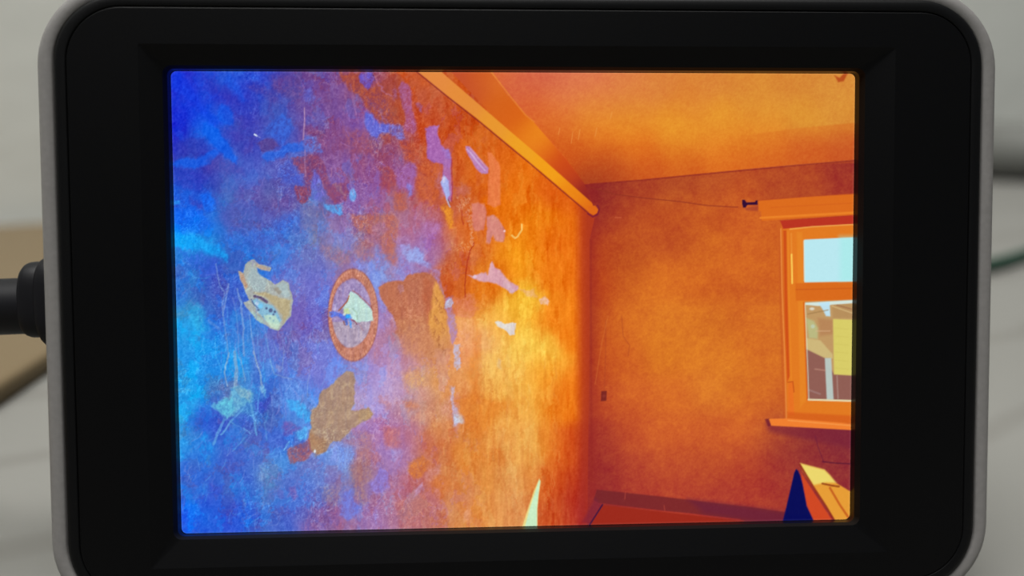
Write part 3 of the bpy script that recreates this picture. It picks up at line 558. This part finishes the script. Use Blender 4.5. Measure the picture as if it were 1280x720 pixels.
    # shade next to the corner
    k = smooth((X-(714+(Y-270)*.004))/16)*smooth((Y-200)/60)
    C[...] = C*(1-k[..., None]*.85)+(np.array([186,62,26.])+np.clip((Y-480)/170, 0, 1)[..., None]*np.array([-28,-22,14.]))*k[..., None]*.85
    k = smooth((X-724)/14)*.6; C[...] = C*(1-k[..., None])+np.array([166,50,34.])*k[..., None]
    # pale green flame shape at the floor line
    poly(SC(560,550,s,[(662,280),(672,300),(657,400),(648,500),(648,660),(530,660),(580,500),(620,380)]), (236,220,140), 1, 1.2, 0)
    poly(SC(560,550,s,[(662,290),(669,300),(655,400),(646,500),(646,660),(550,660),(592,500),(632,380)]), (202,236,196), 1, 1.0, 0)
    # scratched, fibrous surface
    def fibre(th, s0, ln_, wd):
        c_, s_ = math.cos(th), math.sin(th); a_ = (X*c_+Y*s_)/ln_; b_ = (-X*s_+Y*c_)/wd
        v_ = vnoise(a_+.2*n1, b_+.4*n2, s0)
        return np.clip(1-np.abs(v_-.25)*7, 0, 1)*np.clip(.5+vnoise(X/7, Y/7, s0+3)*1.2, 0, 1)
    fb = np.maximum(np.maximum(fibre(1.2, 401, 10, 3.0), fibre(-.6, 411, 9, 2.8)), np.maximum(fibre(.45, 421, 10, 3.0), fibre(1.75, 431, 12, 2.6)))
    wl = np.clip((600-X)/120, 0, 1)*np.clip(1-np.clip((360-X)/90, 0, 1)*np.clip((290-Y)/60, 0, 1)*.6, 0, 1); patchy = np.clip(.65+fbm(X/40, Y/40, 441, 2)*1.1, .15, 1.4)
    C += (wl*patchy*(fb-.16)*30)[..., None]*np.array([.75, 1.0, .75])
    sp = vnoise(X/1.5, Y/1.5, 451)
    C += (wl*patchy*(np.clip(sp-.55, 0, 1)*60-np.clip(-sp-.6, 0, 1)*40))[..., None]*np.array([.7, .9, .8])
    # fine wall texture
    lm = np.clip((740-X)/20, 0, 1)
    amp = 11*lm*np.clip(1.15-(X-420)/500, .35, 1)
    C += (fine*amp)[..., None]*np.array([1, .95, .8])+(fine2*amp*.8)[..., None]*np.array([1, 1, .9])
    C += (lm*streak*np.clip((560-X)/100, 0, 1)*np.clip((X-330)/100, 0, 1)*9)[..., None]*np.array([1, .6, -.3])
    # strip of wall above the rail, rail
    def region(P, pts, sg, soft=.8):
        nonlocal C
        m = smooth(.5-sdist(X, Y, P)/(2*soft)); R_ = field(X, Y, pts, sg)
        C = C*(1-m[..., None])+R_*m[..., None]; return m
    region([(545,70),(606,70),(613,91),(634,118),(657,144),(668,153),(708,199),(732,231),(742,262),(700,225),(640,170)], STRIP, 12)
    region([(518,86),(548,86),(560,97),(640,166),(680,200),(745,258),(748,263),(745,267),(737,266),(663,203),(640,184),(600,151),(560,120)], [(540,97,228,138,65),(580,125,228,140,58),(620,160,232,150,48),(650,180,238,160,36),(690,210,242,158,26),(720,240,236,135,22),(742,262,222,105,22)], 14)
    line([(520,89),(560,121.5),(600,152.8),(640,186),(663,204.8),(737,268)], (128,38,38), 1.3, .8, 0)
    # ceiling and end wall
    mc = region([(608,60),(614,91.5),(634,118),(657,144),(668,153),(708,199),(731,230),(800,224.5),(866,218),(929,212),(1000,205.5),(1090,198),(1090,60)], CEIL, 17)
    line([(614,90),(635,117),(657,144),(668,152.5)], (235,140,50), 1.4, .7, 0); line([(668,153),(708,199)], (222,100,45), .8, .5, 0)
    mb = region([(731,230.5),(800,225),(866,218.5),(929,212.5),(1000,206),(1090,198.5),(1090,700),(734,700),(737,400),(737,300),(745,266)], BACK, 18)
    m = smooth(.5-sdist(X, Y, [(905,172),(940,168),(1000,160),(1090,151.5),(1090,203),(900,209)])/3)*.4*np.clip((X-895)/70, 0, 1); C = C*(1-m[..., None])+np.array([214,106,34.])*m[..., None]
    line([(738,230),(800,225.5),(866,219),(929,213),(1000,206.5),(1070,200.5)], (140,42,36), 1.6, .6, 0)
    cw = np.maximum(mc, mb); med = fbm(X/11, Y/11, 41, 3); lo = fbm(X/30, Y/30, 43, 2)
    C += (mb*(med*8+lo*6+fbm(X/4,Y/4,47,2)*6+fine2*7))[..., None]*np.array([.8, 1.0, .15])
    C += (mc*(med*4+lo*4+fbm(X/4,Y/4,49,2)*5+fine2*6))[..., None]*np.array([.5, 1.0, .4])
    k = mb*smooth((756-X)/20)*.5; C = C*(1-k[..., None])+np.array([150,38,36.])*k[..., None]
    line([(738.5,300),(739,480),(740,600)], (145,40,34), 2.4, .3, 0)
    for x, y, l in [(716,165,14),(725,162,12),(746,160,10),(765,140,8),(700,160,8)]: line([(x, y),(x-2, y+l)], (238,160,80), 1, .5, 0)
    poly([(735,258),(744,257),(748,262),(747,266),(742,269),(736,266)], (222,105,24), 1, .8, 0)
    line([(735,267),(741,271),(747,268),(749,262),(747,257)], (122,28,52), 2, .8, 0)
    # wire, switch, hook
    line([(738,234),(770,243),(800,247),(850,252),(885,257),(922,259)], (142,48,34), 1.0, .75, 0)
    line([(757,400),(757,440),(755.5,488)], (165,62,38), 1, .4, 0); line([(760,395),(752,430),(744,480)], (222,130,60), .8, .35, 0); line([(777,395),(779,420),(787,432),(785,445)], (150,55,35), .8, .4, 0)
    line([(769,272),(776,272)], (215,110,70), 1.4, .5, 0)
    poly([(751.5,489),(758.5,488.5),(758,501),(751,501.5)], (120,38,34), .95, .8, 0); disc(755, 495, 2, (150,60,50), .5)
    poly(SC(860,200,s,[(393,288),(412,290),(425,308),(488,305),(492,293),(505,293),(506,325),(430,326),(418,346),(400,346),(393,320)]), (52,14,52), 1, .7, 0)
    poly([(931,260),(948,257),(948,264),(933,263)], (150,55,50), .5, 1.5, 0)
    # baseboard and floor of the pictured room
    poly([(752,631),(830,640),(929,651),(950,700),(738,700),(737,655)], (156,42,28), 1, .8, 0)
    poly([(746,612),(830,621),(940,634),(981,640),(985,700),(960,700),(929,650.5),(860,641.5),(830,639),(752,630.5),(742,625)], (118,38,42), .88, 1.2, 0)
    poly([(860,624),(940,634),(982,640),(985,660),(935,651),(880,642)], (102,32,60), .6, 6, 0)
    line([(750,629.5),(830,639),(925,649.5)], (175,48,40), 1.1, .6, 0); line([(753,631),(737,656)], (48,18,62), 1.8, .9, 0)
    poly([(737,656),(752,631),(744,622),(728,652)], (118,34,62), .5, 3, 0)
    line([(782,614),(781,624)], (190,80,60), 1, .5, 0); line([(830,632),(831,638)], (190,80,60), 1, .5, 0)
    # window of the pictured room
    N = lambda p: SC(860, 200, s, p)
    R = lambda p: SC(960, 360, 4, p)
    poly([(976,276),(1090,270),(1090,530),(984,527)], (226,122,34), 1, .8, 0)
    poly([(970,276),(978,277),(984,525),(980,525)], (206,98,36), .6, 1.2, 0)
    poly(N([(510,295),(850,268),(1330,236),(1330,392),(1200,400),(535,442),(530,372),(512,372)]), (220,108,30), 1, .8, 0)
    line(N([(525,420),(1200,382),(1320,374)]), (238,135,42), 2.6, .8, 0); line(N([(600,345),(1200,312),(1300,306)]), (205,90,28), 1.2, .4, 0)
    line(N([(512,293),(850,266),(1300,240)]), (180,70,34), 1.0, .6, 0)
    poly(N([(668,440),(1200,402),(1330,396),(1330,458),(1200,465),(760,493),(690,500)]), (186,52,34), 1, .9, 0)
    line(N([(740,502),(900,484),(1200,468),(1300,462)]), (246,180,90), 1.2, .8, 0)
    line([(976,286),(977.5,360),(981,450),(983,524)], (240,150,70), 1.2, .8, 0); line([(974,290),(976,400),(980,524)], (190,80,34), 1, .4, 0)
    poly([(979,288),(983,288),(984,360),(987,470),(984,478),(981,400)], (202,72,24), .85, 1, 0)
    line([(985,290),(986,360),(989,470),(992,520)], (236,140,40), 1.5, .5, 0)
    poly([(985,480),(991,477),(993,520),(985,518)], (232,112,36), .9, 1, 0); line([(985,478),(991,477),(992.5,490)], (180,62,22), 1, .7, 0)
    line([(989,292),(989.5,316)], (236,150,60), 1.6, .6, 0); line([(989.5,318),(990.3,354)], (252,208,92), 1.9, .95, 0)
    poly([(996,290),(1003,290),(1008,500),(1000,510)], (232,138,40), .6, 1.5, 0)
    poly([(1004.5,301),(1006,299.5),(1090,295.5),(1090,351.5),(1006,353),(1005,351)], (186,232,240), 1, .8, 0)
    poly([(1050,296),(1090,295.5),(1090,351.5),(1050,352)], (165,236,232), .6, 6, 0); line([(1005,300),(1006,352)], (235,225,190), 1, .6, 0)
    poly([(994,354),(1090,352),(1090,374),(995,376)], (216,104,28), .85, 1.2, 0); line([(995,362),(1080,360)], (190,80,26), 1.2, .5, 0)
    poly([(1006,377),(1090,373.5),(1090,501),(1010.5,500)], (192,152,100), 1, .8, 0)
    poly(R([(186,74),(470,58),(470,72),(320,84),(250,90),(188,84)]), (215,238,235), .9, .8, 0)
    poly(R([(252,75),(308,70),(312,142),(290,140),(275,110)]), (190,228,245), .95, 1.2, 0); disc(1015, 386, 3, (225,232,225), .8, 1.8)
    poly(R([(320,85),(470,80),(470,150),(325,150)]), (182,142,92), .9, 1.5, 0)
    line(R([(320,90),(420,125)]), (215,185,130), 1.2, .8, 0); line(R([(345,85),(440,112)]), (150,100,70), 1.2, .7, 0); line(R([(200,130),(300,110)]), (150,115,70), 1.5, .5, 0)
    poly(R([(190,150),(230,165),(250,200),(248,255),(205,250)]), (186,190,134), .85, 2, 0); disc(1016, 408, 2.5, (195,215,200), .6)
    poly(R([(250,150),(325,160),(325,230),(260,240)]), (178,122,82), .6, 3, 0); line(R([(240,215),(310,215)]), (215,175,135), 1.2, .6, 0)
    poly(R([(190,300),(285,350),(330,430),(470,440),(470,560),(200,560)]), (142,92,84), .95, 1, 0)
    poly(R([(192,250),(262,262),(322,330),(325,352),(280,348),(192,306)]), (206,184,124), .95, 1.2, 0)
    poly(R([(325,155),(470,160),(470,440),(330,432)]), (216,204,104), 1, 1.2, 0)
    for k in range(6): line(R([(335, 200+k*40),(400, 206+k*40)]), (200,185,90), 1.0, .35, 0)
    poly(R([(284,350),(316,350),(328,558),(294,558)]), (186,200,194), .97, 1, 0); line(R([(345,440),(350,552)]), (178,150,140), 1.5, .6, 0)
    line(R([(235,405),(285,412)]), (200,150,130), 1.6, .5, 0); line(R([(205,510),(260,530)]), (175,150,150), 2, .4, 0)
    line(R([(186,80),(200,430),(204,556)]), (225,225,200), 1.0, .7, 0); line(R([(202,558),(470,566)]), (232,222,180), 2, .95, 0)
    line([(1004.5,378),(1009,500)], (205,80,26), 1.2, .6, 0)
    poly([(984,515),(1090,521),(1090,531),(984,525)], (208,84,26), .6, 2, 0)
    poly([(957,530),(1090,536),(1090,566),(1000,548),(962,540)], (118,34,56), .6, 5, 0)
    poly([(956,524),(962,523),(966,532),(960,533)], (110,28,48), .8, 1.2, 0)
    poly([(961,523.5),(985,523),(1063,529.5),(1090,532),(1090,540),(1063,537.5),(964,532)], (240,128,48), 1, .8, 0)
    line([(985,525.5),(1063,532),(1085,534)], (248,160,80), 1.3, .7, 0)
    line([(1019,545),(1023,560),(1030,578)], (105,28,55), 1.1, .6, 0); line([(1028,577),(1045,579),(1070,580)], (85,22,48), 1.2, .85, 0)
    # things at the bottom right of the picture
    Q = lambda p: SC(860, 560, s, p)
    poly(Q([(820,180),(1070,560),(905,560),(905,515),(862,420),(832,265)]), (208,72,36), 1, 1, 0)
    poly(Q([(815,112),(990,158),(1030,200),(1068,250),(1105,272),(1165,308),(1260,350),(1260,560),(1090,560),(900,275),(830,165)]), (230,156,54), 1, 1, 0)
    poly(Q([(815,112),(990,158),(1030,198),(1075,252),(1000,250),(912,268),(850,180)]), (236,214,108), 1, 2.0, 0)
    line(Q([(812,120),(905,275),(1000,420),(1068,535)]), (140,42,28), 2.2, .85, 0)
    line(Q([(975,258),(1040,272),(1095,280)]), (140,58,20), 2.2, .8, 0); line(Q([(1030,290),(1100,410),(1165,505)]), (190,84,28), 2.6, .8, 0)
    poly(Q([(785,152),(800,165),(815,200),(832,262),(862,420),(905,512),(925,560),(680,560),(715,420),(750,270),(770,180)]), (8,12,86), 1, .9, 0)
    poly(SC(860,80,s,[(1062,82),(1100,100),(1135,64),(1165,64),(1150,85),(1130,125),(1090,132)]), (178,68,26), .85, 1.4, 0)
    C += (fine2*2.0)[..., None]
    return np.clip(C, 0, 255)

NX, NY = 860, 580
gu = (np.arange(NX)/(NX-1)-.5)*SW; gv = (.5-np.arange(NY)/(NY-1))*SH
GX, GY = np.meshgrid(gu, gv)
rc = 0.6                                       # the lit area has rounded corners
cxx = np.clip(GX, -SW/2+rc, SW/2-rc); cyy = np.clip(GY, -SH/2+rc, SH/2-rc); dx = GX-cxx; dy = GY-cyy
mxd = np.maximum(np.abs(dx), np.abs(dy)); ln = np.hypot(dx, dy)+1e-9; k = np.where((np.abs(dx) > 0) & (np.abs(dy) > 0), mxd/ln, 1.0)
GX = cxx+dx*k; GY = cyy+dy*k
# picture coordinates of every screen point
Rn = np.array(ROT); tn = np.array(TRA)/MM
cx3 = Rn[0, 0]*GX+Rn[0, 1]*GY+tn[0]; cy3 = Rn[1, 0]*GX+Rn[1, 1]*GY+tn[1]; cz3 = Rn[2, 0]*GX+Rn[2, 1]*GY+tn[2]
PX = 640+FPX*cx3/-cz3; PY = 360-FPX*cy3/-cz3
col = paint(PX, PY)
ed = np.minimum(np.minimum(np.arange(NX)[None, :], np.arange(NX)[::-1][None, :]), np.minimum(np.arange(NY)[:, None], np.arange(NY)[::-1][:, None]))
col = col+(np.clip(2.2-ed, 0, 1)*.06)[..., None]*(235-col)       # pale line where the backlight shows at the rim
cl = np.clip(col, 0, 255)/255.0
lin = np.where(cl <= .04045, cl/12.92, ((cl+.055)/1.055)**2.4)
me = bpy.data.meshes.new('screen'); nvt = NX*NY; nf = (NX-1)*(NY-1)
me.vertices.add(nvt); co = np.stack([GX*MM, GY*MM, np.zeros_like(GX)], -1).astype(np.float32).ravel(); me.vertices.foreach_set('co', co)
idx = np.arange(nvt).reshape(NY, NX); q = np.stack([idx[1:, :-1], idx[1:, 1:], idx[:-1, 1:], idx[:-1, :-1]], -1).reshape(-1).astype(np.int32)
me.loops.add(nf*4); me.loops.foreach_set('vertex_index', q); me.polygons.add(nf); me.polygons.foreach_set('loop_start', np.arange(0, nf*4, 4, dtype=np.int32))
try: me.polygons.foreach_set('loop_total', np.full(nf, 4, np.int32))
except Exception: pass
me.update(calc_edges=True)
at_ = me.color_attributes.new('picture', 'FLOAT_COLOR', 'POINT')
at_.data.foreach_set('color', np.concatenate([lin, np.ones(lin.shape[:2]+(1,))], -1).astype(np.float32).ravel())
m = bpy.data.materials.new('lit_screen'); m.use_nodes = True; nt = m.node_tree; b = nt.nodes['Principled BSDF']
b.inputs['Base Color'].default_value = (0.0, 0.0, 0.0, 1); b.inputs['Roughness'].default_value = 0.3; b.inputs['Specular IOR Level'].default_value = 0.04
an = nt.nodes.new('ShaderNodeAttribute'); an.attribute_name = 'picture'; nt.links.new(an.outputs['Color'], b.inputs['Emission Color']); b.inputs['Emission Strength'].default_value = 1.0
try: m.cycles.emission_sampling = 'NONE'
except Exception: pass
me.materials.append(m)
so = bpy.data.objects.new('screen', me); link(so); so.parent = unit; so.matrix_world = DEV
so['label'] = 'lit screen showing a room corner, peeling left wall tinted blue to orange, window on the right'

# ---------------------------------------------------------------- cable plugged into the left side
cab = bpy.data.objects.new('power_cable', None); link(cab); cab.matrix_world = DEV @ Matrix.Translation((-0.0545, 0, -0.0065)); cab.empty_display_size = 0.01
tag(cab, 'thick black cable plugged into the left side of the display unit', 'cable')
def sup(x, cy, hy, hz, e=3.2, n=32):
    P = []
    for k in range(n):
        t = 2*math.pi*k/n; c, s_ = math.cos(t), math.sin(t)
        P.append((x, cy+hy*math.copysign(abs(s_)**(2/e), s_), -6.5+hz*math.copysign(abs(c)**(2/e), c)))
    return P
V, F = loft([sup(-49.9, .2, 5.2, 3.6), sup(-52.4, .2, 5.2, 3.6), sup(-52.9, .22, 5.05, 3.6), sup(-53.2, .3, 4.8, 3.5), sup(-53.5, .38, 4.2, 3.4)], True, True)
mesh_obj('plug_collar', V, F, m_rubber, cab, smooth=True, mw=DEV)
V, F = loft([sup(-51.0, .4, 4.3, 3.4), sup(-54.6, .4, 4.3, 3.4), sup(-55.0, .4, 4.15, 3.35), sup(-55.3, .38, 3.8, 3.2), sup(-55.45, .32, 3.2, 3.0)], True, True)
mesh_obj('plug_grip', V, F, m_rubber, cab, smooth=True, mw=DEV)
base = [(-55.0, -.3, -6.5), (-58.5, -.4, -6.5), (-62, -.5, -6.6), (-68, -1.4, -7.5), (-76, -6, -10)]
pw = [DEV @ (Vector(p)*MM) for p in base]
pw += [Vector((-0.092, 0.026, 0.0165)), Vector((-0.116, 0.042, 0.0078)), Vector((-0.150, 0.058, 0.0071)), Vector((-0.21, 0.072, 0.0071)), Vector((-0.29, 0.078, 0.0071))]
path = smooth_path(pw, 8); nP = len(path)
rad = [MM*(3.2 if i < 22 else max(2.4, 3.2-(i-22)*.08)) for i in range(nP)]
V, F = tube(path, rad, 24)
mesh_obj('cable_sleeve', V, F, m_rubber, cab, smooth=True, mw=Matrix.Identity(4))

# ---------------------------------------------------------------- things behind, out of focus
m_wood = mat('brown_board', (0.142, 0.108, 0.062), 0.6, 0.2, var=(14, (0.13, 0.092, 0.048), 3))
m_wedge = mat('board_edge', (0.24, 0.15, 0.08), 0.7, 0.2)
HB = 0.0045
e0 = ground(0, 478, HB); e1 = ground(57, 442, HB); de = (e1-e0).normalized()
# far corners: along the wall foot
f0 = ground(-60, 283, HB); f1 = ground(330, 262, HB)
pA = e0-de*0.20; pB = e0+de*0.26
q = [pA, pB, f1, f0-dv*0.15]
o = slab('wooden_board', q, 0.0, HB, m_wood, bev=0.0012)
tag(o, 'light brown flat board lying on the table behind the plugged-in cable', 'board')
# grey tube along the wall foot at the right
m_grey = mat('grey_tube', (0.125, 0.127, 0.116), 0.6, 0.3)
rt = 0.0160
p0 = ground(1150, 221, 0)+Vector((0, 0, rt)); p1 = ground(1245, 226, 0)+Vector((0, 0, rt)); p2 = ground(1300, 230, 0)+Vector((0, 0, rt)); p3 = ground(1600, 240, 0)+Vector((0, 0, rt))
V, F = tube([p0, p0.lerp(p3, .5), p3+(p3-p0)*.6], [rt]*3, 28)
o = mesh_obj('grey_tube', V, F, m_grey, None, smooth=True); tag(o, 'blurred thick grey tube lying on the table near the wall, right of the display', 'tube')
m_green = mat('green_cable', (0.010, 0.04, 0.024), 0.45, 0.4)
rg = 0.0022
g = [ground(x, y, rg) for x, y in ((1080, 352), (1160, 347), (1240, 331), (1262, 325), (1290, 316), (1360, 295), (1500, 280), (1900, 276))]
V, F = tube(smooth_path(g, 8), [rg]*57, 16)
o = mesh_obj('green_cable', V, F, m_green, None, smooth=True); tag(o, 'thin dark green cable lying on the table behind the right edge of the display', 'cable')
